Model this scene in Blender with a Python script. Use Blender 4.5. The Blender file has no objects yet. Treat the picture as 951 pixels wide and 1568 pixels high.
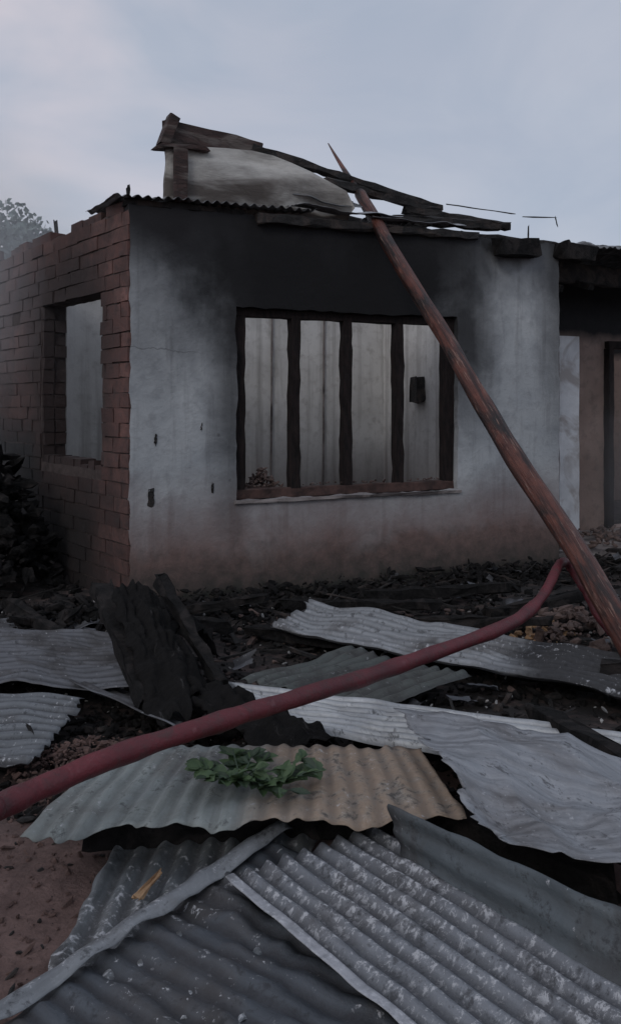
import bpy, math, random
import mathutils
from mathutils import Vector, noise as mn
random.seed(7)
R=random.uniform
scene=bpy.context.scene
scene.view_settings.view_transform='Standard'
scene.view_settings.look='None'
scene.view_settings.exposure=0

# ---------------- node helpers ----------------
class T:
    def __init__(s,nt): s.nt=nt
    def n(s,t): return s.nt.nodes.new(t)
    def put(s,sock,v):
        if isinstance(v,bpy.types.NodeSocket): s.nt.links.new(v,sock)
        elif isinstance(v,(tuple,list)) and len(v)==3 and sock.type=='RGBA': sock.default_value=(*v,1)
        else: sock.default_value=v
    def noise(s,vec,scale,detail=6,rough=.6,dist=0):
        k=s.n('ShaderNodeTexNoise'); s.put(k.inputs['Vector'],vec)
        k.inputs['Scale'].default_value=scale;k.inputs['Detail'].default_value=detail
        k.inputs['Roughness'].default_value=rough;k.inputs['Distortion'].default_value=dist
        return k.outputs['Fac']
    def mapr(s,v,a,b,c=0.,d=1.):
        k=s.n('ShaderNodeMapRange');k.clamp=True
        s.put(k.inputs[0],v)
        for i,x in enumerate((a,b,c,d)): k.inputs[i+1].default_value=x
        return k.outputs[0]
    def m(s,op,a,b=0.):
        k=s.n('ShaderNodeMath');k.operation=op
        s.put(k.inputs[0],a);s.put(k.inputs[1],b);return k.outputs[0]
    def mix(s,f,a,b,mode='MIX'):
        k=s.n('ShaderNodeMix');k.data_type='RGBA';k.blend_type=mode
        s.put(k.inputs[0],f);s.put(k.inputs[6],a);s.put(k.inputs[7],b);return k.outputs[2]
    def scale(s,vec,v):
        k=s.n('ShaderNodeMapping');s.put(k.inputs[0],vec);k.inputs['Scale'].default_value=v;return k.outputs[0]
    def bump(s,h,strength,dist):
        k=s.n('ShaderNodeBump');k.inputs['Strength'].default_value=strength;k.inputs['Distance'].default_value=dist
        s.put(k.inputs['Height'],h);return k.outputs[0]
def newmat(name,rough=.85,metal=0.):
    m=bpy.data.materials.new(name);m.use_nodes=True
    t=T(m.node_tree);b=m.node_tree.nodes['Principled BSDF']
    b.inputs['Roughness'].default_value=rough;b.inputs['Metallic'].default_value=metal
    t.b=b;t.co=t.n('ShaderNodeTexCoord')
    return m,t
def simple(name,c1,c2,scale=8,rough=.85,bump=.5,bd=.01,vs=(1,1,1),c3=None,spec=None):
    m,t=newmat(name,rough)
    if spec is not None: t.b.inputs['Specular IOR Level'].default_value=spec
    v=t.scale(t.co.outputs['Object'],vs)
    f=t.noise(v,scale,6,.65)
    c=t.mix(t.mapr(f,.35,.65),c1,c2)
    if c3: c=t.mix(t.mapr(t.noise(v,scale*.37,4,.6,1.),.5,.62),c,c3)
    t.put(t.b.inputs['Base Color'],c)
    t.put(t.b.inputs['Normal'],t.bump(t.noise(v,scale*2.5,6,.7),bump,bd))
    return m

def facade_mat():
    m,t=newmat('burnt_plaster',.9)
    o=t.co.outputs['Object'];sp=t.n('ShaderNodeSeparateXYZ');t.put(sp.inputs[0],o);X,Z=sp.outputs[0],sp.outputs[2]
    n1=t.noise(o,1.6,6,.6,.4);n2=t.noise(o,9,8,.65);n3=t.noise(o,40,6,.6)
    base=t.mix(t.mapr(n1,.3,.7),(.29,.31,.33),(.46,.48,.49))
    base=t.mix(t.mapr(n2,.50,.72,0,.55),base,(.19,.20,.21))
    streak=t.noise(t.scale(o,(7,7,.6)),1.5,5,.6)
    base=t.mix(t.mapr(streak,.52,.8,0,.65),base,(.12,.12,.125))
    mud=t.mapr(t.m('ADD',Z,t.m('MULTIPLY',t.m('SUBTRACT',n1,.5),.7)),.32,1.0,1,0)
    base=t.mix(t.m('MULTIPLY',mud,.93),base,t.mix(n2,(.11,.062,.053),(.22,.135,.115)))
    foot=t.mapr(t.m('ADD',Z,t.m('MULTIPLY',t.m('SUBTRACT',n2,.5),.5)),.0,.45,1,0)
    base=t.mix(t.m('MULTIPLY',foot,.92),base,(.020,.026,.022))
    vz=t.n('ShaderNodeTexVoronoi');vz.inputs['Scale'].default_value=3.1;t.put(vz.inputs['Vector'],o)
    chip=t.mapr(t.m('ADD',vz.outputs['Distance'],t.m('MULTIPLY',n2,.16)),.11,.15,1,0)
    base=t.mix(t.m('MULTIPLY',chip,.6),base,(.07,.065,.065))
    cz=t.m('ADD',t.m('SUBTRACT',Z,1.93),t.m('ADD',t.m('MULTIPLY',X,.05),t.m('MULTIPLY',t.m('SUBTRACT',n2,.5),.09)))
    crack=t.m('MULTIPLY',t.mapr(t.m('ABSOLUTE',cz),.002,.005,.5,0),t.mapr(X,.4,.6,1,0))
    base=t.mix(crack,base,(.06,.06,.065))
    def ell(cx,cz,rx,rz,a,b,k,wob=.7):
        dx=t.m('DIVIDE',t.m('SUBTRACT',X,cx),rx);dz=t.m('DIVIDE',t.m('SUBTRACT',Z,cz),rz)
        r=t.m('SQRT',t.m('ADD',t.m('MULTIPLY',dx,dx),t.m('MULTIPLY',dz,dz)))
        r=t.m('ADD',r,t.m('MULTIPLY',t.m('SUBTRACT',n1,.5),wob))
        r=t.m('ADD',r,t.m('MULTIPLY',t.m('SUBTRACT',n2,.5),.2))
        return t.mapr(r,a,b,k,0)
    base=t.mix(ell(1.45,3.1,2.1,1.65,.45,1.2,.85,.9),base,(.022,.023,.027))
    base=t.mix(ell(1.72,2.66,1.36,1.10,.72,1.12,1,.5),base,(.004,.004,.005))
    base=t.mix(ell(.22,3.05,.55,.55,.4,1.1,.95),base,(.011,.010,.012))
    base=t.mix(ell(2.97,2.1,.36,.95,.3,1.2,.88),base,(.014,.014,.016))
    base=t.mix(ell(.80,1.6,.22,1.1,.3,1.2,.7),base,(.02,.02,.022))
    base=t.mix(ell(4.1,2.6,.36,1.3,.3,1.2,.8),base,(.026,.026,.028))
    top=t.mapr(t.m('ADD',Z,t.m('MULTIPLY',t.m('SUBTRACT',n1,.5),1.6)),2.62,3.0,0,.93)
    base=t.mix(top,base,(.014,.014,.016))
    t.put(t.b.inputs['Base Color'],base)
    t.put(t.b.inputs['Normal'],t.bump(t.m('ADD',t.m('MULTIPLY',n2,1.),t.m('MULTIPLY',n3,.25)),.55,.02))
    return m
def interior_mat():
    m,t=newmat('interior_plaster',.9)
    o=t.co.outputs['Object'];sp=t.n('ShaderNodeSeparateXYZ');t.put(sp.inputs[0],o);X,Z=sp.outputs[0],sp.outputs[2]
    n1=t.noise(o,1.2,5,.6,.4);n2=t.noise(o,8,6,.65)
    base=t.mix(t.mapr(n1,.3,.7),(.50,.49,.475),(.72,.71,.69))
    st=t.noise(t.scale(o,(6,6,.35)),1.4,5,.6)
    base=t.mix(t.mapr(st,.48,.70,0,.7),base,(.25,.235,.22))
    base=t.mix(t.mapr(n2,.50,.70,0,.55),base,(.30,.28,.26))
    # far-left bay paled in colour to stand in for daylight from the open roof
    base=t.mix(t.mapr(X,.25,-.1,0,.8),base,(.80,.80,.80))
    top=t.mapr(t.m('ADD',Z,t.m('MULTIPLY',t.m('SUBTRACT',n1,.5),1.2)),2.55,3.1,0,.85)
    base=t.mix(top,base,(.05,.05,.05))
    bot=t.mapr(t.m('ADD',Z,t.m('MULTIPLY',t.m('SUBTRACT',n2,.5),.7)),.3,1.1,.75,0)
    base=t.mix(bot,base,(.15,.11,.095))
    t.put(t.b.inputs['Base Color'],base)
    t.put(t.b.inputs['Normal'],t.bump(n2,.4,.02))
    return m
def wing_mat():
    m,t=newmat('wing_plaster',.9)
    o=t.co.outputs['Object'];sp=t.n('ShaderNodeSeparateXYZ');t.put(sp.inputs[0],o);X,Z=sp.outputs[0],sp.outputs[2]
    n1=t.noise(o,1.4,6,.6,.4);n2=t.noise(o,8,6,.65)
    base=t.mix(t.mapr(n1,.3,.7),(.19,.135,.115),(.31,.23,.20))
    base=t.mix(t.mapr(n2,.5,.7,0,.6),base,(.09,.07,.062))
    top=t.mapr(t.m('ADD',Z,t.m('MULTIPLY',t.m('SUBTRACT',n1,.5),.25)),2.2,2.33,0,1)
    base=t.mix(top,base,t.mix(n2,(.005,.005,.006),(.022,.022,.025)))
    t.put(t.b.inputs['Base Color'],base);t.put(t.b.inputs['Normal'],t.bump(n2,.5,.02))
    return m
def brick_mat():
    m,t=newmat('burnt_brick',.9)
    o=t.co.outputs['Object'];a=t.n('ShaderNodeAttribute');a.attribute_name='tint'
    sp=t.n('ShaderNodeSeparateXYZ');t.put(sp.inputs[0],o);X,Z=sp.outputs[0],sp.outputs[2]
    n1=t.noise(o,1.1,5,.6,.5);n2=t.noise(o,14,8,.7);n3=t.noise(o,3.5,6,.65,.4)
    c=t.mix(a.outputs['Fac'],(.10,.046,.04),(.23,.118,.10))
    c=t.mix(t.mapr(n2,.45,.72,0,.8),c,(.08,.058,.056))
    c=t.mix(t.mapr(n3,.42,.62,0,.6),c,(.045,.032,.03))
    so=t.mapr(n1,.42,.64,0,.8)
    c=t.mix(t.m('MULTIPLY',so,t.mapr(X,.15,.5,.35,1)),c,(.022,.017,.017))
    low=t.mapr(t.m('ADD',Z,t.m('MULTIPLY',t.m('SUBTRACT',n1,.5),1.)),.55,1.5,.93,0)
    c=t.mix(t.m('MULTIPLY',low,t.mapr(X,.15,.8,.35,1)),c,(.014,.012,.012))
    far=t.m('MULTIPLY',t.mapr(X,1.6,2.1),t.mapr(t.m('ADD',Z,t.m('MULTIPLY',n3,.4)),1.3,1.75,1,0))
    c=t.mix(far,c,(.008,.008,.009))
    dx=t.m('DIVIDE',t.m('SUBTRACT',X,1.3),1.1);dz=t.m('DIVIDE',t.m('SUBTRACT',Z,1.9),1.1)
    r=t.m('ADD',t.m('SQRT',t.m('ADD',t.m('MULTIPLY',dx,dx),t.m('MULTIPLY',dz,dz))),t.m('MULTIPLY',t.m('SUBTRACT',n3,.5),.7))
    c=t.mix(t.mapr(r,.65,1.1,.88,0),c,(.024,.016,.015))
    ash_haze=t.mapr(t.m('ADD',X,t.m('MULTIPLY',n1,.8)),2.1,3.4,0,.6)  # haze over the far upper brickwork, put into the colour as pale ash
    c=t.mix(t.m('MULTIPLY',ash_haze,t.mapr(Z,1.5,2.1,0,1)),c,(.22,.20,.21))
    t.put(t.b.inputs['Base Color'],c);t.put(t.b.inputs['Normal'],t.bump(n2,.9,.014))
    return m
def sheet_mat(name,base=(.42,.45,.48),ash_haze=.3,soot=.3,rust=0.,rustx=None,sootx=None,lip=0.,metal=.55,rough=.42,seed=0.,ashscale=38,swap=False,valley=.55,pitch=.076,rustc=((.12,.07,.045),(.33,.245,.175))):
    m,t=newmat(name,rough,metal)
    mp=t.n('ShaderNodeMapping');t.put(mp.inputs[0],t.co.outputs['UV']);mp.inputs['Location'].default_value=(seed,seed*1.7,seed)
    o=mp.outputs[0]
    sp=t.n('ShaderNodeSeparateXYZ');t.put(sp.inputs[0],t.co.outputs['UV']);U,V=sp.outputs[0],sp.outputs[1]
    LX,LY=(V,U) if swap else (U,V)
    n1=t.noise(o,2.2,6,.6,.6);n2=t.noise(o,ashscale,6,.75,.3);n3=t.noise(o,9,6,.7,.5);n4=t.noise(t.scale(o,(1,9,1)),4,5,.6)
    n5=t.noise(o,120,4,.7)
    c=t.mix(n3,base,tuple(x*.42 for x in base))
    c=t.mix(t.mapr(n4,.45,.75,0,.6),c,tuple(x*.3 for x in base))
    c=t.mix(t.mapr(n1,.48,.64,0,.5),c,(.085,.070,.060))
    r=t.mapr(n3,.62-.3*rust,.72-.25*rust,0,min(1,rust*1.3))
    if rustx is not None: r=t.m('MAXIMUM',r,t.m('MULTIPLY',t.mapr(t.m('ADD',LX,t.m('MULTIPLY',n1,.5)),rustx+.15,rustx+.4,0,.95),t.mapr(n3,.3,.52,.55,1)))
    c=t.mix(r,c,t.mix(n2,*rustc))
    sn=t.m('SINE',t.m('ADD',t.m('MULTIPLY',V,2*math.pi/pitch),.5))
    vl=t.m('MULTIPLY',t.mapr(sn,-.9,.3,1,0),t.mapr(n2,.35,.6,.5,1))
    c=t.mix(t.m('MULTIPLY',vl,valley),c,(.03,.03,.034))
    s=t.mapr(n1,.68-.35*soot,.84-.35*soot,0,.92)
    if sootx is not None: s=t.m('MAXIMUM',s,t.mapr(t.m('ADD',LX,t.m('MULTIPLY',t.m('SUBTRACT',n1,.5),.8)),sootx,sootx+.25,0,.95))
    c=t.mix(s,c,t.mix(n2,(.010,.010,.011),(.05,.05,.054)))
    am=t.mapr(t.m('ADD',n2,t.m('MULTIPLY',t.m('SUBTRACT',n1,.5),.25)),.66-.22*ash_haze,.72-.22*ash_haze,0,.9)
    am=t.m('MULTIPLY',am,t.m('SUBTRACT',1.,t.m('MULTIPLY',vl,.75)))
    c=t.mix(am,c,t.mix(n5,(.26,.27,.29),(.66,.67,.69)))
    blk=t.mapr(t.m('ADD',n2,n3),.78,.92,.7,0)
    c=t.mix(blk,c,(.02,.02,.022))
    if lip: c=t.mix(t.m('MULTIPLY',t.mapr(LY,lip*.8,lip,1,0),t.mapr(n3,.35,.6,1,.35)),c,(.50,.51,.54))
    t.put(t.b.inputs['Base Color'],c)
    tot=t.m('MAXIMUM',t.m('MAXIMUM',t.m('MAXIMUM',r,s),t.m('MAXIMUM',am,blk)),vl)
    t.put(t.b.inputs['Metallic'],t.mapr(tot,0,1,metal,0.))
    t.put(t.b.inputs['Roughness'],t.mapr(tot,0,1,rough,.85))
    t.put(t.b.inputs['Normal'],t.bump(t.m('ADD',n3,t.m('MULTIPLY',n2,.8)),.5,.010))
    return m

M={}
M['facade']=facade_mat();M['inner']=interior_mat();M['wing']=wing_mat();M['brick']=brick_mat()
M['char']=simple('charred_wood',(.006,.006,.006),(.026,.023,.022),14,.8,1,.02,(1,1,1),(.05,.038,.033))
M['soot']=simple('black_debris',(.004,.004,.004),(.016,.015,.015),14,.9,1,.02,(1,1,1),(.03,.026,.025),spec=.2)
M['frame']=simple('scorched_frame_wood',(.006,.005,.005),(.024,.016,.015),12,.85,.8,.01,(3,3,.6),spec=.25)
M['sill']=simple('sill_wood',(.025,.014,.012),(.085,.045,.037),10,.85,.7,.01)
M['mortar']=simple('mortar',(.035,.025,.023),(.09,.068,.063),10,.95,.7,.02)
M['white']=simple('white_plaster',(.60,.61,.63),(.78,.79,.81),5,.85,.3,.01,(1,1,1),(.42,.39,.38))
M['fascia']=simple('scorched_fascia',(.26,.25,.235),(.52,.51,.48),3,.85,.6,.02,(.8,1,2.5),(.12,.105,.095))
M['board']=simple('scorched_board',(.020,.013,.012),(.07,.04,.035),5,.8,.7,.02,(1,1,4),(.12,.10,.09))
M['concrete']=simple('concrete_slab',(.12,.10,.095),(.28,.25,.24),5,.9,.6,.02,(1,1,1),(.06,.05,.05))
M['rubble']=simple('rubble_brick',(.05,.034,.030),(.16,.11,.095),12,.9,.8,.02)
M['stone']=simple('earth_clods',(.065,.040,.035),(.16,.10,.085),14,.95,.8,.02)
M['ash_haze']=simple('ash_lumps',(.2,.2,.2),(.45,.44,.42),20,.95,.8,.02)
M['straw']=simple('split_wood',(.22,.12,.06),(.42,.27,.15),16,.8,.6,.01)
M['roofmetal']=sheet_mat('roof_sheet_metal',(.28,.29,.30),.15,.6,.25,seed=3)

# ---------------- mesh helpers ----------------
def obj(name,verts,faces,mats,parent=None,smooth=False,mi=None):
    me=bpy.data.meshes.new(name);me.from_pydata([tuple(v) for v in verts],[],faces);me.update()
    if not isinstance(mats,(list,tuple)): mats=[mats]
    for m in mats: me.materials.append(m)
    if mi: me.polygons.foreach_set('material_index',mi)
    if smooth: me.polygons.foreach_set('use_smooth',[True]*len(me.polygons))
    o=bpy.data.objects.new(name,me);scene.collection.objects.link(o)
    if parent: o.parent=parent
    return o
def empty(name,loc=(0,0,0),rz=0):
    e=bpy.data.objects.new(name,None);e.empty_display_size=.3;scene.collection.objects.link(e);e.location=loc;e.rotation_euler=(0,0,rz);return e

def beam_geo(V,Fc,p,q,w,h,jit=.006,seg=None,up=Vector((0,0,1)),taper=1.,rough_end=.03):
    p=Vector(p);q=Vector(q);d=(q-p);L=d.length;d.normalize()
    side=d.cross(up)
    if side.length<.05: side=d.cross(Vector((1,0,0)))
    side.normalize();u=side.cross(d).normalized()
    seg=seg or max(2,int(L/.12));b0=len(V)
    prof=[(-.5,-.42),(-.42,-.5),(.42,-.5),(.5,-.42),(.5,.42),(.42,.5),(-.42,.5),(-.5,.42)]
    for i in range(seg+1):
        f=i/seg;k=1+(taper-1)*f
        for a,b in prof:
            e=0
            if i in(0,seg): e=R(-rough_end,rough_end)
            V.append(p+d*(L*f+e)+side*(a*w*k+R(-jit,jit))+u*(b*h*k+R(-jit,jit)))
    for i in range(seg):
        for j in range(8):
            a=b0+i*8+j;b=b0+i*8+(j+1)%8;Fc.append((a,b,b+8,a+8))
    Fc.append(tuple(b0+j for j in range(7,-1,-1)));Fc.append(tuple(b0+seg*8+j for j in range(8)))
def beam(name,p,q,w,h,mat,parent=None,**k):
    V=[];Fc=[];beam_geo(V,Fc,p,q,w,h,**k);return obj(name,V,Fc,mat,parent)
def chunk(V,Fc,c,s,flat=.7):
    b0=len(V);el=R(1,2.6) if R(0,1)<.3 else R(.8,1.3)
    ax=Vector((R(-1,1),R(-1,1),R(-.5,.5))).normalized();ay=ax.cross(Vector((0,0,1))).normalized();az=ax.cross(ay)
    V.append(Vector(c)-ax*s*el*R(.7,1.1))
    for t,r in((-.5,.75),(.45,.8)):
        for j in range(5):
            a=j/5*6.283+R(-.4,.4);rr=s*r*R(.55,1.1)
            V.append(Vector(c)+ax*s*el*(t+R(-.15,.15))+ay*math.cos(a)*rr*.8+az*math.sin(a)*rr*flat)
    V.append(Vector(c)+ax*s*el*R(.6,1.1))
    for j in range(5):
        a=b0+1+j;b=b0+1+(j+1)%5
        Fc.append((b0,b,a));Fc.append((a,b,b+5,a+5));Fc.append((a+5,b+5,b0+11))

def wall(name,L,thick,top,openings,mat,parent,loc=(0,0,0),rz=0,step=.08,s0=0.,jit=0.):
    def cuts(a,b,extra):
        c={round(a,4),round(b,4)}|{round(e,4) for e in extra if a<e<b}
        c=sorted(c);out=[]
        for i in range(len(c)-1):
            n=max(1,int(round((c[i+1]-c[i])/step)))
            out+=[c[i]+(c[i+1]-c[i])*k/n for k in range(n)]
        return out+[c[-1]]
    xs=cuts(s0,L,[o for q in openings for o in(q[0],q[1])])
    zs=cuts(-.15,3.6,[o for q in openings for o in(q[2],q[3])])
    keep={}
    for i in range(len(xs)-1):
        for j in range(len(zs)-1):
            cx=(xs[i]+xs[i+1])/2;cz=(zs[j]+zs[j+1])/2
            if any(a<cx<b and c<cz<d for a,b,c,d in openings): continue
            if zs[j]>=min(top(xs[i]),top(xs[i+1]))-.012: continue
            keep[(i,j)]=1
    V=[];Fc=[];idx={}
    def vid(i,j,k):
        key=(i,j,k)
        if key not in idx:
            z=min(zs[j],top(xs[i]));idx[key]=len(V)
            jx=jz=0
            if jit:
                jx=jit*mn.noise(Vector((xs[i]*9,zs[j]*9,1.3)));jz=jit*mn.noise(Vector((xs[i]*9,zs[j]*9,7.3)))
            V.append((xs[i]+jx,k*thick+(jit*.4*mn.noise(Vector((xs[i]*3,zs[j]*3,k*4.)))),z+jz))
        return idx[key]
    for (i,j) in keep:
        Fc.append((vid(i,j,0),vid(i+1,j,0),vid(i+1,j+1,0),vid(i,j+1,0)))
        Fc.append((vid(i,j,1),vid(i,j+1,1),vid(i+1,j+1,1),vid(i+1,j,1)))
        for di,dj,a,b in((-1,0,(0,0),(0,1)),(1,0,(1,1),(1,0)),(0,-1,(1,0),(0,0)),(0,1,(0,1),(1,1))):
            if (i+di,j+dj) not in keep:
                A=(i+a[0],j+a[1]);B=(i+b[0],j+b[1])
                Fc.append((vid(*A,0),vid(*B,0),vid(*B,1),vid(*A,1)))
    o=obj(name,V,Fc,mat,parent);o.location=loc;o.rotation_euler=(0,0,rz);return o

# ---------------- ground ----------------
def gh(x,y):
    h=.030*mn.noise(Vector((x*.9,y*.9,0)))+.014*mn.noise(Vector((x*4,y*4,3)))+.006*mn.noise(Vector((x*13,y*13,5)))
    far=min(1,max(0,(math.hypot(x,y-4)-9)/20))
    return h*(1-far)-.012
def ground():
    def ax(c,n,near,far):
        o=[]
        for i in range(-n,n+1):
            t=i/n;o.append(c+near*t+ (far-near)*math.copysign(abs(t)**7,t))
        return o
    xs=ax(0,130,5,600);ys=ax(4,130,5,600)
    V=[(x,y,gh(x,y)) for y in ys for x in xs];n=len(xs)
    Fc=[(j*n+i,j*n+i+1,(j+1)*n+i+1,(j+1)*n+i) for j in range(len(ys)-1) for i in range(n-1)]
    m,t=newmat('scorched_earth',.95)
    o=t.co.outputs['Object'];sp=t.n('ShaderNodeSeparateXYZ');t.put(sp.inputs[0],o);X,Y=sp.outputs[0],sp.outputs[1]
    n1=t.noise(o,.9,6,.6,.5);n2=t.noise(o,7,8,.7);n3=t.noise(o,45,8,.7)
    c=t.mix(t.mapr(n2,.3,.7),(.12,.073,.064),(.25,.165,.145))
    c=t.mix(t.mapr(n3,.5,.7,0,.6),c,(.065,.042,.037))
    blk=t.mapr(t.m('ADD',Y,t.m('MULTIPLY',t.m('SUBTRACT',n1,.5),4.)),2.9,3.9)
    blk=t.m('MULTIPLY',blk,t.mapr(t.m('ADD',n2,t.m('MULTIPLY',n1,.3)),.62,.80,.98,.6))
    fary=t.mapr(Y,14,25,1,.2)
    c=t.mix(t.m('MULTIPLY',blk,fary),c,t.mix(n3,(.006,.006,.006),(.028,.025,.024)))
    t.put(t.b.inputs['Base Color'],c);t.put(t.b.inputs['Normal'],t.bump(t.m('ADD',n2,t.m('MULTIPLY',n3,.6)),.9,.03))
    obj('ground',V,Fc,m,smooth=True)
ground()

# ---------------- house ----------------
A=Vector((-1.34,6.6,0));ang=math.atan2(1.7,3.66)
house=empty('burned_brick_house',A,ang)
LF=4.04
def topF(s): return 3.0+.02*mn.noise(Vector((s*3,0,0)))+.02*mn.noise(Vector((s*15,0,0)))
wall('facade_wall',LF,.2,topF,[(.84,2.91,.75,2.27)],M['facade'],house,jit=.02,step=.06)
bang=math.atan2(2.45,-1.83)-ang
def topB(s): 
    b=2.97+.05*mn.noise(Vector((s*1.7,4,0)))
    return b-.11*max(0,round(1.8*mn.noise(Vector((s*2.3,9,2)))+.2))
BO=(.50,1.83,.98,2.40)
LB=5.0
wall('side_wall_core',LB,-.22,lambda s:topB(s)-.01,[BO],M['mortar'],house,rz=bang,step=.09,s0=.02,jit=.01)
V=[];Fc=[];tints=[]
def brick(x0,x1,y0,y1,z0,z1,t):
    b=len(V);j=lambda:R(-.006,.006)
    for x in(x0,x1):
        for y in(y0,y1):
            for z in(z0,z1):
                V.append((x+j(),y+j(),z+j()))
    for f in((0,1,3,2),(4,6,7,5),(0,4,5,1),(2,3,7,6),(0,2,6,4),(1,5,7,3)):
        Fc.append(tuple(b+k for k in f));tints.append(t)
course=.114
for r in range(-1,28):
    z0=r*course;z1=z0+course-.009
    x=.012 - (0.13 if r%2 else 0)
    while x<LB:
        w=.26+R(-.02,.02);a=max(x,.006);b=min(x+w,LB)
        segs=[(a,b)]
        if z1>BO[2]+.02 and z0<BO[3]-.02:
            segs=[]
            if a<BO[0]: segs.append((a,min(b,BO[0]+R(-.06,.02))))
            if b>BO[1]: segs.append((max(a,BO[1]+R(0,.03)),b))
        for a2,b2 in segs:
            if b2-a2<.04: continue
            if z1>topB((a2+b2)/2)+.03: continue
            if z0>2.2 and R(0,1)<.03: continue
            brick(a2,b2,-.03,.012+R(-.007,.006),z0,z1,min(1,max(0,random.gauss(.5,.25))))
        x+=w+.008
for r in range(-1,28):
    z0=r*course;z1=z0+course-.009
    if z0>=BO[2]-.03 and z1<=BO[3]+.04:
        for X0,X1,wob in((BO[1]-.012,BO[1]+.05,-1),(BO[0]-.05,BO[0]+.010,1)):
            e=R(-.012,.03)*wob
            brick(X0+e,X1+e,-.215,-.11,z0,z1,R(0,.5));e=R(-.012,.03)*wob;brick(X0+e,X1+e,-.10,-.004,z0,z1,R(0,.5))
for k in range(16):
    s=R(.1,LB-.3);brick(s,s+.24,-.16+R(-.03,.1),-.02,topB(s+.1)-.01,topB(s+.1)+.08,R(0,.6))
for k in range(9):
    s=BO[0]+.04+k*.145;brick(s,s+.13,-.2+R(0,.08),-.01,BO[2]-.01,BO[2]+R(.02,.08),R(0,.4))
bo=obj('side_wall_bricks',V,Fc,M['brick'],house);bo.rotation_euler=(0,0,bang)
at=bo.data.attributes.new('tint','FLOAT','FACE');at.data.foreach_set('value',tints)
wall('back_wall',LF+.0,.2,lambda s:2.95+.06*mn.noise(Vector((s*2,3,0))),[],M['inner'],house,loc=(0,2.99,0),s0=-.62,jit=.01,step=.12)
wall('right_wall',2.78,-.18,lambda s:2.95+.05*mn.noise(Vector((s*2,8,0))),[],M['inner'],house,loc=(LF-.19,.205,0),rz=math.pi/2,step=.12,jit=.006)
lw=wall('left_wall_lining',3.05,-.02,lambda s:topB(s)-.06,[(BO[0]-.03,BO[1]+.03,BO[2]-.03,BO[3]+.03)],M['inner'],house,rz=bang,step=.12,s0=.25)
lw.location=Vector((math.sin(bang)*.224,-math.cos(bang)*.224,0))
for s,w in((.55,.02),(1.22,.02),(2.35,.015),(3.02,.015)):
    beam('wall_batten',(s,2.97,.1),(s+.02,2.97,2.75),w,.02,M['concrete'],house,jit=.002)
beam('switch_box',(.88,2.96,1.60),(.88,2.96,1.74),.09,.05,M['char'],house)
beam('meter_box',(3.80,2.11,1.54),(3.80,2.11,1.80),.10,.18,M['char'],house,jit=.02,up=Vector((0,1,0)))
wf=empty('window_frame');wf.parent=house
y=.10
beam('frame_left',(.885,y,.80),(.885,y,2.22),.10,.08,M['frame'],wf,up=Vector((0,1,0)),rough_end=0)
beam('frame_right',(2.855,y,.80),(2.855,y,2.22),.105,.085,M['frame'],wf,up=Vector((0,1,0)),rough_end=0)
beam('frame_top',(.845,y+.003,2.235),(2.905,y+.003,2.235),.09,.07,M['frame'],wf,rough_end=0)
beam('frame_bottom',(.845,y+.003,.79),(2.905,y+.003,.79),.10,.08,M['sill'],wf,rough_end=0)
for s in(1.37,1.85,2.35):
    beam('mullion',(s,y-.004,.82),(s+R(-.01,.01),y-.004,2.21),.085,.075,M['frame'],wf,up=Vector((0,1,0)),rough_end=0,jit=.009)
beam('outer_sill',(.82,-.008,.738),(2.93,-.008,.738),.04,.022,M['concrete'],wf,rough_end=0,jit=.005)
V=[];Fc=[]
for k in range(110):
    s=random.gauss(1.15,.09);s=min(1.32,max(.95,s));hh=.17*max(0,1-abs(s-1.15)/.17)
    chunk(V,Fc,(s,.22+R(-.04,.06),.80+R(0,hh+.02)),R(.015,.035))
for k in range(60): chunk(V,Fc,(R(.95,2.8),.12+R(-.03,.06),.84+R(0,.01)),R(.006,.02))
obj('window_debris',V,Fc,M['rubble'],house)
V=[];Fc=[]
for s,z,w,h in((.155,.80,.022,.05),(.19,1.23,.008,.03),(.55,1.33,.006,.015),(.64,.86,.008,.02)):
    beam_geo(V,Fc,(s,-.001,z-h),(s+.004,-.001,z+h),w*2,.008,up=Vector((0,1,0)),jit=.006,seg=6)
obj('plaster_damage',V,Fc,M['char'],house)
V=[];Fc=[]
for k in range(500): chunk(V,Fc,(R(.1,3.7),R(.4,2.8),R(0,.35)),R(.03,.13))
obj('room_debris',V,Fc,M['soot'],house)

# ---- wing on the right
wall('wing_wall',9.,.2,lambda s:3.02+.04*mn.noise(Vector((s*2,13,0))),[(5.72,6.62,.1,2.15)],M['wing'],house,loc=(0,1.2,0),s0=LF+.01,jit=.01,step=.1)
beam('pilaster',(5.16,1.17,.0),(5.16,1.17,2.26),.28,.07,M['white'],house,up=Vector((0,1,0)),rough_end=0,jit=.004)
beam('door_post_left',(5.75,1.17,.1),(5.75,1.17,2.14),.08,.1,M['frame'],house,up=Vector((0,1,0)),rough_end=0)
beam('door_post_right',(6.58,1.17,.1),(6.58,1.17,2.14),.08,.1,M['frame'],house,up=Vector((0,1,0)),rough_end=0)
beam('door_head',(5.72,1.172,2.18),(6.62,1.172,2.18),.1,.08,M['frame'],house,rough_end=0)
beam('porch_slab',(LF+.02,.62,.03),(8.9,.62,.03),1.12,.14,M['concrete'],house,jit=.01)
wall('wing_room_wall',9.,.2,lambda s:2.9,[],M['wing'],house,loc=(0,4.2,0),s0=LF+.01,step=.3)
wall('wing_end_wall',3.2,.2,lambda s:2.9,[],M['mortar'],house,loc=(9.21,1.21,0),rz=math.pi/2,step=.3)
beam('porch_beam',(LF-.05,.55,2.86),(8.8,.75,2.80),.12,.2,M['char'],house,jit=.012)
beam('porch_post',(7.6,.65,.1),(7.6,.65,2.75),.12,.12,M['char'],house,jit=.01)
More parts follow.
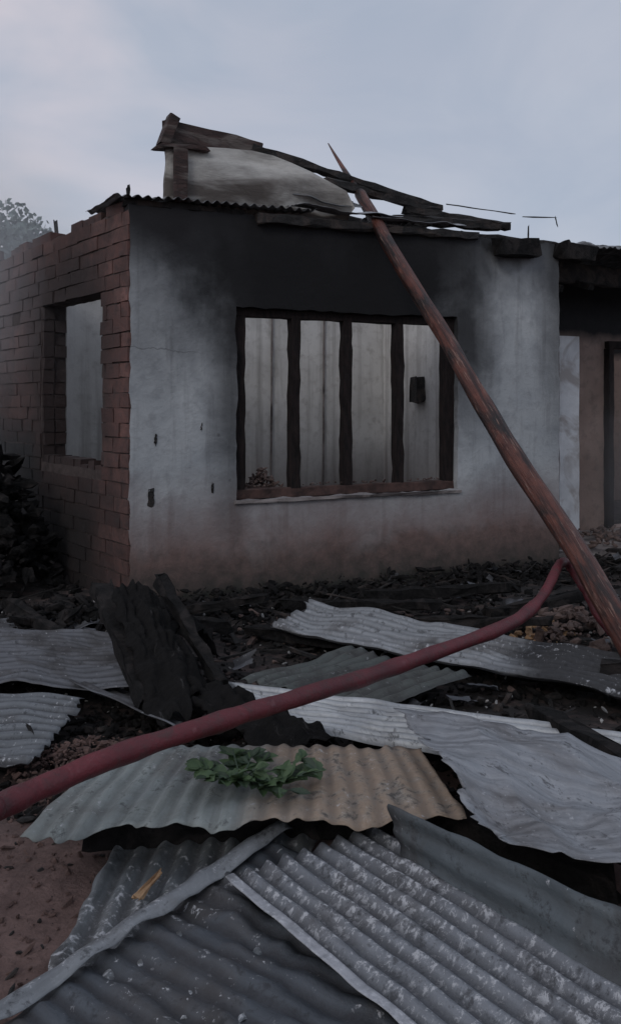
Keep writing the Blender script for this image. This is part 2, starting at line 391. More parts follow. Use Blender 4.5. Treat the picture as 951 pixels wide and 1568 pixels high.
for k in range(5):
    beam('hanging_batten',(4.3+k*.5,1.1,2.95-.03*k),(4.4+k*.5+R(-.2,.2),.3,2.72+R(-.1,.1)),.05,.06,M['char'],house)
V=[];Fc=[]
for k in range(260): chunk(V,Fc,(R(4.1,6.5),R(.1,1.1),.11+R(0,.04)),R(.01,.06))
obj('porch_debris',V,Fc,M['rubble'],house)

# ---- roof remains
def sheetverts(c,amp=.009,pitch=.076,crumple=.01,cs=3.,edge=.0,nu=None,nv=None,seed=0.,lip=0.,fold=None):
    P=[Vector(p) for p in c];L=(P[1]-P[0]).length;W=(P[2]-P[0]).length
    nu=nu or max(14,int(L/.035));nv=nv or max(8,int(W/pitch*9))
    N=(P[1]-P[0]).cross(P[2]-P[0]).normalized()
    if N.z<0: N=-N
    V=[];UV=[]
    for i in range(nu+1):
        for j in range(nv+1):
            a=i/nu;b=j/nv
            a2=a
            if edge:
                if i==0 or i==nu: a2=a+edge*(mn.noise(Vector((b*W*9,i,seed)))+.5*mn.noise(Vector((b*W*31,i,seed))))/max(L,.1)
            p=P[0]*(1-a2)*(1-b)+P[1]*a2*(1-b)+P[2]*(1-a2)*b+P[3]*a2*b
            k=amp*math.sin(b*W/pitch*2*math.pi+.5)
            if lip and b*W<lip: k=amp*.8
            q=Vector((a*L*cs,b*W*cs,seed))
            k+=crumple*(mn.noise(q)*1.2+.5*mn.noise(q*2.3))
            dn=mn.noise(Vector((a*L*11,b*W*11,seed+4)));k-=.012*max(0,dn-.25)
            if fold: k+=fold(a,b)
            e=0
            if edge and j in(0,nv): e=edge*.4*mn.noise(Vector((a*L*8,j,seed)))
            p=p+N*k+(P[2]-P[0]).normalized()*e
            V.append(p);UV.append((a*L,b*W))
    Fc=[(i*(nv+1)+j,(i+1)*(nv+1)+j,(i+1)*(nv+1)+j+1,i*(nv+1)+j+1) for i in range(nu) for j in range(nv)]
    return V,Fc,UV
def sheet(name,c,mat,parent=None,flat=False,**k):
    V,Fc,UV=sheetverts(c,**k)
    o0=Vector(c[0]) if parent is None else Vector((0,0,0))
    o=obj(name,[v-o0 for v in V],Fc,mat,parent,smooth=not flat);o.location=o0
    uv=o.data.uv_layers.new(name='UVMap')
    li=[0.]*(2*len(o.data.loops))
    for l in o.data.loops:
        li[2*l.index]=UV[l.vertex_index][0];li[2*l.index+1]=UV[l.vertex_index][1]
    uv.data.foreach_set('uv',li)
    s=o.modifiers.new('thick','SOLIDIFY');s.thickness=.0022
    return o
sheet('roof_sheet_left',[(-.12,-.06,3.04),(-.12,1.1,3.13),(1.5,-.10,3.07),(1.5,1.0,3.14)],M['roofmetal'],house,crumple=.012,amp=.012)
sheet('roof_sheet_mid',[(1.35,-.03,2.98),(1.35,.9,3.10),(2.75,.02,3.08),(2.75,.9,3.12)],M['roofmetal'],house,crumple=.03,amp=.012,seed=4)
prof=[(.30,3.47),(.36,3.5),(.8,3.545),(1.02,3.55),(1.2,3.53),(1.35,3.48),(1.5,3.42),(1.66,3.34),(1.8,3.27),(1.88,3.14)]
V=[];Fc=[];nz=8
for y0 in(.10,.15):
    for s,zt in prof:
        for k in range(nz+1):
            z=3.05+(zt-3.05)*k/nz
            V.append((s+.006*mn.noise(Vector((s*4,z*9,2))),y0+.10*mn.noise(Vector((s*2.2,z*5,1)))-.10*(k/nz)**2*max(0,s-.8),z))
n=len(prof);w=nz+1
for i in range(n-1):
    for k in range(nz):
        a=i*w+k;Fc.append((a,a+w,a+w+1,a+1));b=a+n*w;Fc.append((b,b+1,b+w+1,b+w))
    a=i*w+nz;Fc.append((a,a+w,a+w+n*w,a+n*w))
for i in(0,n-1):
    for k in range(nz):
        a=i*w+k;Fc.append((a,a+1,a+1+n*w,a+n*w))
obj('gable_panel',V,Fc,M['fascia'],house,smooth=True)
beam('gable_post',(.40,.03,3.06),(.40,.04,3.47),.11,.03,M['board'],house,up=Vector((0,1,0)))
beam('gable_capping',(.24,.13,3.485),(.62,.15,3.50),.16,.035,M['board'],house)
beam('ridge_board',(.36,.35,3.685),(1.22,.42,3.655),.05,.20,M['board'],house,jit=.010,taper=.6)
beam('ridge_stub',(.34,.33,3.55),(.43,.33,3.79),.12,.09,M['board'],house,rough_end=.01)
beam('rafter',(1.10,.42,3.67),(3.05,.50,3.34),.07,.055,M['char'],house,jit=.010)
beam('rafter',(1.75,.30,3.42),(3.0,.4,3.28),.06,.06,M['char'],house,jit=.012)
beam('rafter',(2.3,.05,3.10),(3.45,.10,3.13),.10,.06,M['char'],house,jit=.014)
beam('rafter',(2.6,.4,3.27),(3.5,.05,3.13),.08,.06,M['char'],house,jit=.014)
beam('wall_plate',(-.02,.08,3.02),(.9,.08,3.02),.12,.05,M['char'],house)
beam('wall_plate',(1.0,.0,2.97),(3.1,.04,3.00),.16,.07,M['char'],house,jit=.015)
beam('wall_plate',(3.0,.11,3.03),(4.3,.12,3.0),.10,.05,M['char'],house,jit=.015)
beam('beam_end',(3.25,-.10,2.90),(3.72,-.06,2.93),.13,.15,M['soot'],house,jit=.015)
beam('beam_end',(3.98,-.05,2.93),(4.42,.0,2.93),.13,.15,M['soot'],house,jit=.015)
beam('purlin',(2.0,.6,3.20),(3.3,.9,3.14),.05,.05,M['char'],house)
for a,b in(((3.0,.3,3.34),(3.75,.3,3.32)),((3.85,.3,3.30),(4.25,.3,3.33)),((4.25,.3,3.33),(4.27,.3,3.26)),((3.72,.05,3.0),(3.73,.06,3.15))):
    beam('roof_wire',a,b,.010,.007,M['char'],house,jit=.003)
lite=sheet_mat('roof_flashing_metal',(.5,.51,.53),.3,.1,0,seed=21,valley=0)
sheet('roof_flashing',[(1.3,-.12,3.09),(2.3,-.09,3.09),(1.3,.1,3.12),(2.3,.15,3.13)],lite,house,crumple=.03,amp=.004)
sheet('roof_scrap',[(2.0,-.1,3.07),(2.95,-.07,3.07),(2.1,.3,3.12),(3.1,.3,3.12)],lite,house,crumple=.03,amp=.004,seed=8)
sheet('roof_scrap',[(1.3,.1,3.22),(1.95,.0,3.14),(1.35,.35,3.40),(2.05,.35,3.28)],M['roofmetal'],house,crumple=.05,amp=.010,seed=28)
sheet('roof_sheet_right',[(4.1,-.05,3.02),(4.1,1.3,3.10),(6.6,.1,3.0),(6.6,1.3,3.08)],M['roofmetal'],house,crumple=.05,amp=.010,seed=38,edge=.06)
def S(s,yy,z):
    return (s*math.cos(bang)-yy*math.sin(bang),s*math.sin(bang)+yy*math.cos(bang),z)
for a,b,w in((S(.75,-.1,2.95),S(1.0,-.5,3.12),.05),(S(1.3,-.1,2.9),S(.9,-.3,3.22),.04),(S(1.1,-.5,2.9),S(1.1,-.5,3.42),.025),(S(2.2,-.3,2.9),S(2.3,-.3,3.3),.03),(S(.05,-.1,3.0),S(.6,-.15,3.0),.10)):
    beam('charred_stub',a,b,w,w,M['char'],house)

# ---------------- pole ----------------
def pole():
    F0=Vector((1.80,4.60,.0));C=Vector((.572,7.40,2.98))
    d=(C-F0);L=d.length;d.normalize();s=d.cross(Vector((0,0,1))).normalized();u=s.cross(d)
    V=[];n=16;st=90
    for i in range(st+1):
        f=i/st*1.33
        if f<1.13: r=.075-.021*f
        else: r=.052*(max(0,1-(f-1.13)/.2))**.8*.5+.005
        off=s*(.030*mn.noise(Vector((f*3,0,0)))+.008*mn.noise(Vector((f*11,0,0))))+u*(.022*mn.noise(Vector((f*3,5,0))))
        if f>1.13: off+=u*-.01
        for k in range(n):
            a=k/n*2*math.pi;rr=r*(1+.14*mn.noise(Vector((math.cos(a)*1.5,math.sin(a)*1.5,f*7)))+.08*mn.noise(Vector((math.cos(a)*4,math.sin(a)*4,f*14))))
            V.append(F0+d*(L*f)+off+s*math.cos(a)*rr+u*math.sin(a)*rr)
    Fc=[(i*n+k,i*n+(k+1)%n,(i+1)*n+(k+1)%n,(i+1)*n+k) for i in range(st) for k in range(n)]
    Fc.append(tuple(range(n)));Fc.append(tuple(st*n+k for k in range(n)))
    m,t=newmat('scorched_pole_wood',.45)
    Mx=mathutils.Matrix((s,u,d)).transposed().to_4x4();Mx.translation=F0;inv=Mx.inverted()
    o=t.co.outputs['Object'];g=t.scale(o,(1,1,.08))
    n1=t.noise(t.scale(o,(1,1,.35)),5,6,.65,.5);n2=t.noise(g,60,6,.7);n3=t.noise(o,5,6,.6,1);n4=t.noise(g,22,5,.6)
    c=t.mix(t.mapr(n3,.3,.7),(.060,.018,.013),(.17,.058,.038))
    c=t.mix(t.mapr(n4,.48,.60,0,.85),c,(.02,.009,.008))
    c=t.mix(t.mapr(n1,.48,.58,0,.95),c,(.010,.008,.008))
    c=t.mix(t.mapr(n2,.58,.68,0,.8),c,(.32,.20,.155))
    t.put(t.b.inputs['Base Color'],c);t.put(t.b.inputs['Normal'],t.bump(t.m('ADD',n2,n4),.9,.014))
    ob=obj('wooden_pole',[inv@v for v in V],Fc,m,smooth=True);ob.matrix_world=Mx
pole()

# ---------------- fire hose ----------------
def catmull(P,sub=10):
    P=[Vector(p) for p in P];out=[]
    for i in range(len(P)-1):
        a=P[max(0,i-1)];b=P[i];c=P[i+1];d=P[min(len(P)-1,i+2)]
        for k in range(sub):
            t=k/sub;out.append(.5*((2*b)+(c-a)*t+(2*a-5*b+4*c-d)*t*t+(3*b-a-3*c+d)*t**3))
    return out+[P[-1]]
def hose():
    pts=catmull([(-4,1.5,.03),(-2.4,1.8,.03),(-1.5,2.05,.25),(-.906,2.33,.408),(-.857,2.45,.39),(-.658,2.75,.39),(-.285,3.1,.404),(.064,3.5,.379),(.515,4.0,.366),(1.01,4.5,.39),(1.268,4.85,.457),(1.455,5.2,.562),(1.56,5.38,.53),(1.65,5.34,.38),(1.74,5.26,.2),(1.9,5.15,.07),(2.4,5.3,.04),(3.6,5.6,.04)],14)
    n=18;V=[];up=Vector((0,0,1))
    for i,p in enumerate(pts):
        d=(pts[min(i+1,len(pts)-1)]-pts[max(i-1,0)]).normalized();s=d.cross(up).normalized();u=s.cross(d)
        f=i/len(pts)
        p=p+u*(.006*mn.noise(Vector((i*.13,2,0))))+s*.006*mn.noise(Vector((i*.13,9,0)))
        r=.037-.006*f+.001*math.sin(i*1.3)+.005*mn.noise(Vector((i*.2,0,0)))
        if p.x>1.2: r*=.8
        for k in range(n):
            a=k/n*2*math.pi;V.append(p+s*math.cos(a)*r*1.05+u*math.sin(a)*r*(.95+.12*mn.noise(Vector((i*.3,k*.5,0)))))
    Fc=[(i*n+k,i*n+(k+1)%n,(i+1)*n+(k+1)%n,(i+1)*n+k) for i in range(len(pts)-1) for k in range(n)]
    Fc.append(tuple(range(n)));Fc.append(tuple(len(V)-n+k for k in range(n)))
    m,t=newmat('red_hose_canvas',.5);o=t.co.outputs['Object']
    n1=t.noise(o,5,6,.65,.5);n2=t.noise(o,70,6,.7);n3=t.noise(o,16,6,.7,.3)
    c=t.mix(t.mapr(n1,.3,.7),(.065,.009,.014),(.15,.018,.026));c=t.mix(t.mapr(n2,.5,.75,0,.5),c,(.05,.024,.026))
    c=t.mix(t.mapr(n3,.50,.66,0,.7),c,(.055,.026,.026));c=t.mix(t.mapr(n3,.30,.40,.4,0),c,(.22,.09,.10))
    t.put(t.b.inputs['Base Color'],c);t.put(t.b.inputs['Normal'],t.bump(t.m('ADD',n2,n3),.7,.006))
    obj('fire_hose',V,Fc,m,smooth=True)
hose()

# ---------------- fallen roof sheets ----------------
N='corrugated_metal_sheet'
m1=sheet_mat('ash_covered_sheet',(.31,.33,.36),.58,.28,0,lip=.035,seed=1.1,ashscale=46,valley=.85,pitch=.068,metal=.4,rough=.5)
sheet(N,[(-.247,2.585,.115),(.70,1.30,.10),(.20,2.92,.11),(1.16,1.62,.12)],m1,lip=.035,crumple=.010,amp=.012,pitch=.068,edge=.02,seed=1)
m1b=sheet_mat('dull_blue_sheet',(.14,.165,.18),.12,.50,0,seed=5.2,metal=.3,rough=.55,valley=.3)
sheet(N,[(.25,2.80,.24),(1.25,1.60,.27),(.27,2.70,.10),(1.16,1.55,.10)],m1b,crumple=.022,amp=.006,edge=.03,seed=2)
m2=sheet_mat('dark_sheet',(.11,.125,.145),.22,.32,.05,seed=2.3,metal=.25,rough=.55,ashscale=30,swap=True,valley=.9)
sheet(N,[(-.15,2.90,.075),(.46,2.44,.05),(-.86,1.86,.045),(-.2,1.42,.04)],m2,crumple=.022,amp=.0065,edge=.02,seed=3,cs=8)
lite2=sheet_mat('edge_strip_metal',(.32,.34,.36),.42,.3,0,seed=31,metal=.35,rough=.5,valley=0)
sheet(N,[(-.10,2.98,.11),(-.97,1.78,.075),(-.055,2.935,.105),(-.925,1.745,.075)],lite2,crumple=.016,amp=.003,edge=.04,seed=33,nv=8,cs=7,fold=lambda a,b:.012*math.sin(b*3.14))
m3=sheet_mat('ashy_sheet',(.34,.37,.39),.52,.25,0,seed=7.7,ashscale=30,valley=.9)
sheet(N,[(-.64,3.02,.045),(-.68,2.05,.035),(.02,3.06,.05),(-.05,2.1,.035)],m3,crumple=.016,amp=.010,edge=.06,seed=5,cs=7)
m4=sheet_mat('rust_tan_sheet',(.36,.40,.39),.20,.15,.10,rustx=.70,seed=4.1,metal=.25,rough=.55,swap=True,valley=.4,rustc=((.16,.11,.075),(.40,.31,.235)))
sheet(N,[(-.89,2.72,.20),(-.75,3.36,.21),(.49,2.81,.20),(.41,3.36,.20)],m4,crumple=.016,amp=.005,edge=.035,seed=6,
      fold=lambda a,b:-.05*max(0,.12-b)*3-.03*max(0,.14-a)*(1+math.sin(b*19))*3)
m5=sheet_mat('crumpled_sheet',(.42,.44,.47),.2,.15,0,seed=6.6,metal=.45,rough=.45,valley=0)
def crump(a,b):
    q=Vector((a*3.2+b*1.4,b*2.0-a*.9,3)) ; d=mn.voronoi(q)[0]
    q2=Vector((a*8+b*3,b*5+a*2,5));d2=mn.voronoi(q2)[0]
    return .13*d[0]-.05+.035*d2[0]+.10*(b-.5)*(a-.3)
sheet(N,[(.355,3.57,.25),(1.50,2.93,.22),(.52,2.5,.25),(1.35,2.12,.22)],m5,crumple=.01,amp=.0,edge=.08,seed=7,fold=crump,nu=90,nv=80)
m6=sheet_mat('bright_sheet',(.64,.67,.69),.22,.12,0,seed=8.3,metal=.55,rough=.36,valley=.45)
sheet(N,[(-.40,4.30,.15),(1.40,3.58,.15),(-.12,3.78,.13),(1.22,3.15,.13)],m6,crumple=.012,amp=.013,edge=.03,seed=8)
m7=sheet_mat('half_burnt_sheet',(.42,.44,.46),.3,.36,0,sootx=1.35,seed=9.4,valley=.7,metal=.45)
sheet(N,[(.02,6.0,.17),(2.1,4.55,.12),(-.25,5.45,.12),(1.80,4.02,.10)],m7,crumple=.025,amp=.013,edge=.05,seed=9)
m8=sheet_mat('grey_sheet',(.18,.19,.21),.14,.5,0,seed=10.5,metal=.3,rough=.55,valley=.8)
sheet(N,[(-2.5,5.45,.15),(-1.14,5.16,.17),(-2.2,4.4,.12),(-.82,4.27,.14)],m8,crumple=.03,amp=.008,edge=.05,seed=10)
sheet(N,[(-2.1,4.34,.09),(-1.06,4.17,.12),(-2.0,3.5,.07),(-1.10,3.47,.08)],sheet_mat('grey_sheet_b',(.22,.24,.26),.34,.5,0,seed=12.5,valley=.8,metal=.3,rough=.55),crumple=.025,amp=.009,edge=.06,seed=11)
sheet(N,[(-1.18,4.34,.15),(-.52,3.66,.15),(-.98,4.48,.07),(-.36,3.86,.07)],m8,crumple=.01,amp=.009,edge=.03,seed=12)
sheet(N,[(-.36,4.45,.11),(.22,5.1,.10),(.32,4.15,.09),(.82,4.55,.12)],sheet_mat('greenish_sheet',(.14,.155,.145),.14,.5,.05,seed=13.5,metal=.3,rough=.55),crumple=.02,amp=.010,edge=.06,seed=13)
mcm,t=newmat('charred_sheet',.9);t.b.inputs['Specular IOR Level'].default_value=.12
uvv=t.scale(t.co.outputs['UV'],(1,6,1));f1=t.noise(uvv,5,6,.7,.4);f2=t.noise(t.co.outputs['UV'],40,5,.7)
cc=t.mix(f2,(.003,.003,.003),(.018,.017,.017));cc=t.mix(t.mapr(f1,.60,.70,0,.7),cc,(.12,.115,.115))
t.put(t.b.inputs['Base Color'],cc);t.put(t.b.inputs['Normal'],t.bump(t.m('ADD',f1,f2),.9,.02))
mc=mcm
cf=lambda a,b:.09*math.sin(b*3.14)+.05*abs(mn.noise(Vector((a*5,b*7,1))))+.03*abs(mn.noise(Vector((a*14,b*10,3))))
sheet(N,[(-1.06,4.72,.48),(-.68,3.80,.12),(-.86,4.86,.42),(-.40,4.02,.10)],mc,crumple=.035,amp=.012,pitch=.10,edge=.20,seed=14,cs=6,nu=50,nv=40,fold=cf)
sheet(N,[(-.62,3.95,.20),(-.1,3.4,.10),(-.42,4.1,.10),(.1,3.65,.06)],mc,crumple=.03,amp=.01,edge=.2,seed=15,cs=7,nu=40,nv=30,fold=cf)
sheet(N,[(-1.0,5.2,.35),(-.75,4.7,.30),(-.75,5.3,.15),(-.5,4.75,.15)],mc,crumple=.04,amp=.008,edge=.2,seed=25,cs=8,nu=40,nv=30,fold=cf)
sheet(N,[(1.25,3.75,.10),(2.4,3.6,.10),(1.15,3.35,.08),(2.3,3.1,.08)],m7,crumple=.02,amp=.012,edge=.04,seed=16)
sheet(N,[(1.75,5.3,.10),(2.9,5.9,.14),(2.0,4.9,.08),(3.2,5.4,.10)],sheet_mat('rusty_sheet',(.25,.24,.23),.15,.4,.5,seed=17.5),crumple=.03,amp=.012,edge=.05,seed=17)
sheet(N,[(-2.2,6.0,.06),(-1.3,6.1,.10),(-2.1,5.7,.05),(-1.25,5.75,.06)],m8,crumple=.05,amp=.01,edge=.08,seed=18)

# ---------------- charred timbers ----------------
for p,q,w,h in(((1.02,3.92,.12),(1.16,3.20,.20),.10,.09),((.9,2.62,.08),(.15,3.25,.09),.10,.10),((-.75,2.95,.09),(.3,3.05,.09),.10,.12),
    ((.75,3.05,.12),(1.5,2.4,.1),.10,.12),((.2,3.9,.05),(1.2,3.4,.05),.10,.08),((.1,5.6,.05),(1.6,4.5,.05),.10,.08),((-2.2,4.85,.05),(-.95,4.75,.06),.10,.10),
    ((-1.18,5.0,.47),(-.72,3.95,.16),.10,.08),((-.85,5.05,.50),(-.42,4.15,.20),.07,.06),((-1.5,5.9,.10),(-.5,5.5,.12),.07,.07),((-2.1,6.2,.12),(-1.5,5.4,.08),.08,.07),((.4,6.6,.08),(1.5,6.7,.12),.08,.08),
    ((1.2,6.0,.08),(2.1,6.4,.16),.08,.07),((1.9,5.9,.05),(2.6,6.5,.3),.07,.06),((-.4,5.7,.06),(.3,5.2,.08),.07,.06),((1.5,4.6,.14),(2.4,4.3,.14),.08,.08),((-1.9,3.9,.04),(-1.2,3.9,.05),.09,.05),
    ((-2.7,6.5,.1),(-2.5,7.3,.7),.08,.08),((-2.5,6.9,.1),(-2.75,7.3,1.40),.06,.05),((-3.2,6.6,.3),(-2.3,7.6,.5),.07,.08),
    ((-.2,6.3,.08),(.9,6.2,.10),.07,.07),((.7,5.9,.06),(1.5,5.5,.16),.06,.06),((-.9,6.2,.06),(-.3,5.9,.22),.06,.05)):
    beam('charred_timber',p,q,w,h,M['soot'],jit=.014,taper=R(.7,1))
beam('wood_splinter',(-.50,2.53,.085),(-.46,2.68,.082),.028,.012,M['straw'],jit=.006,taper=.4)

# ---------------- debris masses ----------------
def scatter(name,n,fn,mat,smin,smax,flat=.7):
    V=[];Fc=[]
    for k in range(n):
        x,y,z=fn();chunk(V,Fc,(x,y,gh(x,y)+z),smin+(smax-smin)*random.random()**2.5,flat)
    obj(name,V,Fc,mat)
def facY(x): return 6.6+(x+1.34)*.4645
def nearwall():
    x=R(-1.5,3.2);d=abs(random.gauss(0,.5));return x,facY(x)-.05-d,max(0,.12*(1-d))*R(0,1)
scatter('charred_debris',2600,nearwall,M['soot'],.008,.06)
def mid():
    y=R(3.2,6.8);return R(-.75,.6)*y*.6+R(-.6,.6),y,R(0,.02)
scatter('charred_debris',4800,mid,M['soot'],.006,.045)
scatter('charred_debris',700,mid,M['char'],.006,.05)
def heap(cx,cy,sx,sy,h):
    def f():
        a=random.gauss(0,.5);b=random.gauss(0,.5);k=max(0,1-(a*a+b*b));return cx+a*sx,cy+b*sy,h*k*R(.2,1)
    return f
scatter('charred_debris',2400,heap(-2.9,7.35,.85,.9,1.35),M['soot'],.02,.11)
scatter('charred_debris',400,heap(-1.6,6.0,.7,.5,.18),M['soot'],.015,.07)
scatter('charred_debris',450,heap(-.55,4.3,.5,.4,.10),M['soot'],.01,.05)
scatter('charred_debris',350,heap(.9,3.3,.5,.3,.06),M['soot'],.01,.05)
scatter('rubble_pile',1100,heap(-.85,3.62,.42,.32,.12),M['stone'],.005,.026)
scatter('rubble_pile',300,heap(1.75,5.9,.6,.5,.14),M['rubble'],.015,.07)
scatter('rubble_pile',220,lambda:(R(-1.2,3.),R(4.6,6.6),.03),M['rubble'],.008,.04)
scatter('ash_lumps',460,lambda:(R(-2.2,2.6),R(3.4,7.0),.04),M['ash_haze'],.003,.02)
scatter('ash_lumps',40,heap(1.45,5.75,.25,.15,.12),M['straw'],.015,.05)
def foot():
    x=R(-1.6,-.3);return x,R(1.6,3.4),R(0,.005)
scatter('pebbles',1300,foot,M['stone'],.002,.020)
scatter('pebbles',350,foot,M['char'],.002,.016)
scatter('pebbles',400,lambda:(R(-1.8,2.2),R(2.4,4.2),0),M['stone'],.003,.03)
V=[];Fc=[]
for k in range(230):
    x,y,z=mid() if k%2 else nearwall();a=R(0,3.14);L=R(.06,.35);zz=gh(x,y)+.02+R(0,.04)
    beam_geo(V,Fc,(x,y,zz),(x+math.cos(a)*L,y+math.sin(a)*L,zz+R(-.03,.08)),R(.008,.03),R(.006,.02),jit=.003,seg=3,taper=R(.4,1))
obj('charred_splinters',V,Fc,M['char'])
V=[];Fc=[];UVs=[]
for k in range(46):
    x,y,z=mid() if k%3 else nearwall();a=R(0,6.28);L=R(.05,.22);W=R(.04,.16);zz=gh(x,y)+.03+R(0,.04)
    u=Vector((math.cos(a)*L,math.sin(a)*L,R(-.03,.05)));v=Vector((-math.sin(a)*W,math.cos(a)*W,R(-.03,.05)));p=Vector((x,y,zz))
    a_,b_,c_=sheetverts([p,p+u,p+v,p+u*R(.6,1.1)+v],amp=.006,crumple=.02,cs=9,edge=.05,nu=6,nv=7,seed=k)
    o=len(V);V+=a_;Fc+=[tuple(i+o for i in f) for f in b_];UVs+=[(q[0]+k,q[1]) for q in c_]
so_=obj('sheet_metal_scraps',V,Fc,m8,smooth=True);uv=so_.data.uv_layers.new(name='UVMap')
for l in so_.data.loops: uv.data[l.index].uv=UVs[l.vertex_index]

# ---------------- leafy sprig ----------------
def sprig():
    V=[];Fc=[];mi=[]
    def leaf(p,d,L,W,nrm):
        d=d.normalized();s=d.cross(nrm).normalized();u=s.cross(d)
        b=len(V);pr=[(0,0),(.18,.6),(.45,1),(.75,.7),(1,0)]
        cv=R(-.25,.35)
        for t,w in pr:
            c=p+d*L*t-u*(cv*L*t*t)
            V.append(c+s*W*w*.5+u*W*w*.18);V.append(c);V.append(c-s*W*w*.5+u*W*w*.18)
        g=random.choice((0,0,1))
        for i in range(4):
            a=b+i*3;Fc.append((a,a+1,a+4,a+3));Fc.append((a+1,a+2,a+5,a+4));mi.extend((g,g))
    base=Vector((-.19,2.985,.235))
    for k in range(16):
        a=k*.393+R(-.2,.2);tip=base+Vector((math.cos(a)*R(.10,.22),math.sin(a)*R(.05,.14),R(.01,.07)))
        st=base+Vector((R(-.05,.05),R(-.02,.02),.0))
        b=len(V)
        for q in(st,tip):
            for e in((.003,0,0),(-.002,.003,0),(-.002,-.003,0)): V.append(q+Vector(e))
        for j in range(3): Fc.append((b+j,b+(j+1)%3,b+3+(j+1)%3,b+3+j));mi.append(1)
        for j in range(9):
            p=st.lerp(tip,R(.35,1.05));an=a+R(-1.6,1.6)
            leaf(p,Vector((math.cos(an),math.sin(an),R(-.15,.6))),R(.04,.075),R(.03,.05),Vector((R(-.5,.5),R(-.6,.3),1)).normalized())
    l1=simple('leaf_green',(.035,.07,.03),(.07,.115,.05),30,.6,.2,.003);l2=simple('leaf_dark',(.018,.036,.02),(.035,.06,.032),30,.6,.2,.003)
    obj('leafy_sprig',V,Fc,[l1,l2],mi=mi)
sprig()

# ---------------- trees behind ----------------
hazel=simple('hazy_foliage',(.10,.14,.13),(.19,.24,.23),3,.8,.2,.02)
bark=simple('bark',(.07,.06,.05),(.14,.12,.10),8,.9,.6,.02)
def tree(x,y,H,r,n=2600,name='broadleaf_tree'):
    e=empty(name,(x,y,0))
    V=[];Fc=[];beam_geo(V,Fc,(0,0,-.1),(.1,0,H*.6),.28,.28,taper=.5,jit=.01)
    cl=[]
    for k in range(11):
        a=R(0,6.28);rr=r*R(.3,.9);c=Vector((math.cos(a)*rr,math.sin(a)*rr,H*R(.6,.9)));cl.append((c,r*R(.35,.5)))
        beam_geo(V,Fc,(.05,0,H*R(.35,.55)),c,.1,.1,taper=.4,jit=.01)
    cl.append((Vector((0,0,H*.9)),r*.45))
    obj('trunk',V,Fc,bark,e)
    V=[];Fc=[]
    for k in range(n):
        c,q=random.choice(cl);v=Vector((random.gauss(0,1),random.gauss(0,1),random.gauss(0,1))).normalized()*q*random.random()**.4
        p=c+v;s=R(.05,.11);a=Vector((R(-1,1),R(-1,1),R(-1,1))).normalized();b=a.cross(Vector((R(-1,1),R(-1,1),R(-1,1)))).normalized()
        i=len(V);V+= [p+a*s,p+b*s*.6,p-a*s,p-b*s*.6];Fc.append((i,i+1,i+2,i+3))
    obj('crown',V,Fc,hazel,e)
tree(-6.8,20,6.0,1.6,4500);tree(-9.6,19,6.2,2.2,4500)
V=[];Fc=[]
for k in range(9000):
    a=R(0,6.28);d=R(75,95);h=5+3*mn.noise(Vector((math.cos(a)*9,math.sin(a)*9,0)))
    p=Vector((math.cos(a)*d,math.sin(a)*d,R(0,1)**.7*h));s=R(.4,1.1);u=Vector((R(-1,1),R(-1,1),R(-1,1))).normalized();w=u.cross(Vector((R(-1,1),R(-1,1),R(-1,1)))).normalized()
    i=len(V);V+=[p+u*s,p+w*s,p-u*s,p-w*s];Fc.append((i,i+1,i+2,i+3))
obj('distant_trees',V,Fc,hazel)

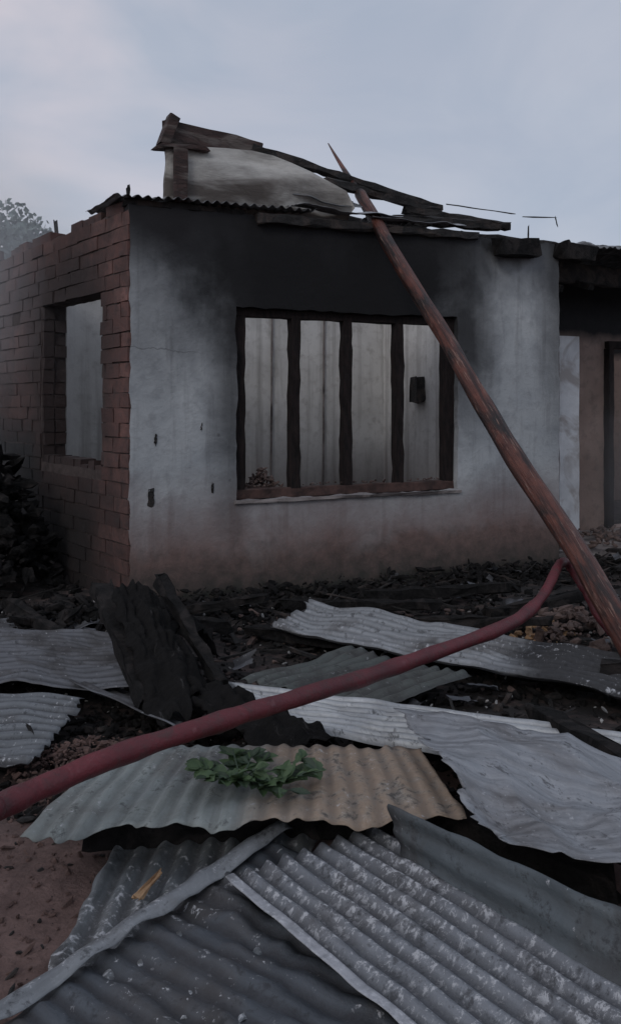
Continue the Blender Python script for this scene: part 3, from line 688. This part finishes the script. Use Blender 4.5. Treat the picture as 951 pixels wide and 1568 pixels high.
# ---------------- drifting smoke ----------------
def smoke(loc,sc,dens,seed):
    V=[];Fc=[];nu,nv=16,8
    for j in range(nv+1):
        for i in range(nu):
            th=math.pi*j/nv;ph=2*math.pi*i/nu;V.append((math.sin(th)*math.cos(ph),math.sin(th)*math.sin(ph),math.cos(th)))
    for j in range(nv):
        for i in range(nu): Fc.append((j*nu+i,(j+1)*nu+i,(j+1)*nu+(i+1)%nu,j*nu+(i+1)%nu))
    m=bpy.data.materials.new('smoke_volume');m.use_nodes=True;t=T(m.node_tree)
    m.node_tree.nodes.remove(m.node_tree.nodes['Principled BSDF']);out=m.node_tree.nodes['Material Output']
    tc=t.n('ShaderNodeTexCoord');o=tc.outputs['Object']
    ln=t.n('ShaderNodeVectorMath');ln.operation='LENGTH';t.put(ln.inputs[0],o)
    mp=t.n('ShaderNodeMapping');t.put(mp.inputs[0],o);mp.inputs['Location'].default_value=(seed,0,0)
    nz=t.noise(mp.outputs[0],1.8,3,.55,.4)
    d=t.m('MULTIPLY',t.mapr(ln.outputs['Value'],.25,.97,1,0),t.mapr(nz,.35,.65,0.15,1));d=t.m('MULTIPLY',d,dens)
    vs=t.n('ShaderNodeVolumeScatter');vs.inputs['Color'].default_value=(.92,.94,1,1);t.put(vs.inputs['Density'],d)
    m.node_tree.links.new(vs.outputs[0],out.inputs['Volume'])
    o=obj('smoke',V,Fc,m);o.location=loc;o.scale=sc
smoke((-4.0,9.4,2.3),(2.6,3.0,2.6),.42,0)
smoke((4.1,9.0,.9),(1.7,1.6,1.5),.30,5)

# ---------------- world & sun ----------------
w=bpy.data.worlds.new('World');scene.world=w;w.use_nodes=True
t=T(w.node_tree);bg=w.node_tree.nodes['Background'];bg.inputs[1].default_value=.1
sky=t.n('ShaderNodeTexSky');sky.sky_type='NISHITA';sky.sun_disc=False
elev=math.radians(32);az=math.radians(-155)
sky.sun_elevation=elev;sky.sun_rotation=az
tc=t.n('ShaderNodeTexCoord');v=t.scale(tc.outputs['Generated'],(1.2,1.2,3.0))
n1=t.noise(v,2.4,5,.55,.6);n2=t.noise(v,2.2,5,.5,.3)
c=t.mix(t.mapr(n1,.34,.68),(4.1,4.6,5.6),(4.9,5.25,6.1))
sx=t.n('ShaderNodeSeparateXYZ');t.put(sx.inputs[0],tc.outputs['Generated'])
left=t.mapr(sx.outputs[0],.05,-.30)
c=t.mix(t.m('MULTIPLY',t.mapr(n2,.42,.60,0,1),t.m('ADD',t.m('MULTIPLY',left,.7),.1)),c,(6.8,6.3,6.8))
c=t.mix(.9,sky.outputs[0],c)
t.put(bg.inputs[0],c)
sl=bpy.data.lights.new('sun','SUN');sl.energy=.5;sl.angle=math.radians(18);sl.color=(1,.96,.92)
so=bpy.data.objects.new('sun',sl);scene.collection.objects.link(so)
dirv=Vector((math.sin(az)*math.cos(elev),math.cos(az)*math.cos(elev),math.sin(elev)))
so.rotation_euler=dirv.to_track_quat('Z','Y').to_euler();so.location=(0,0,10)

# ---------------- camera ----------------
cam=bpy.data.cameras.new('camera');co=bpy.data.objects.new('camera',cam);scene.collection.objects.link(co)
co.location=(0,0,1.5);co.rotation_euler=(math.radians(90),0,0)
cam.sensor_fit='VERTICAL';cam.sensor_height=36;cam.lens=31.18;cam.shift_y=-.1046
cam.clip_end=2000;cam.clip_start=.05
scene.camera=co
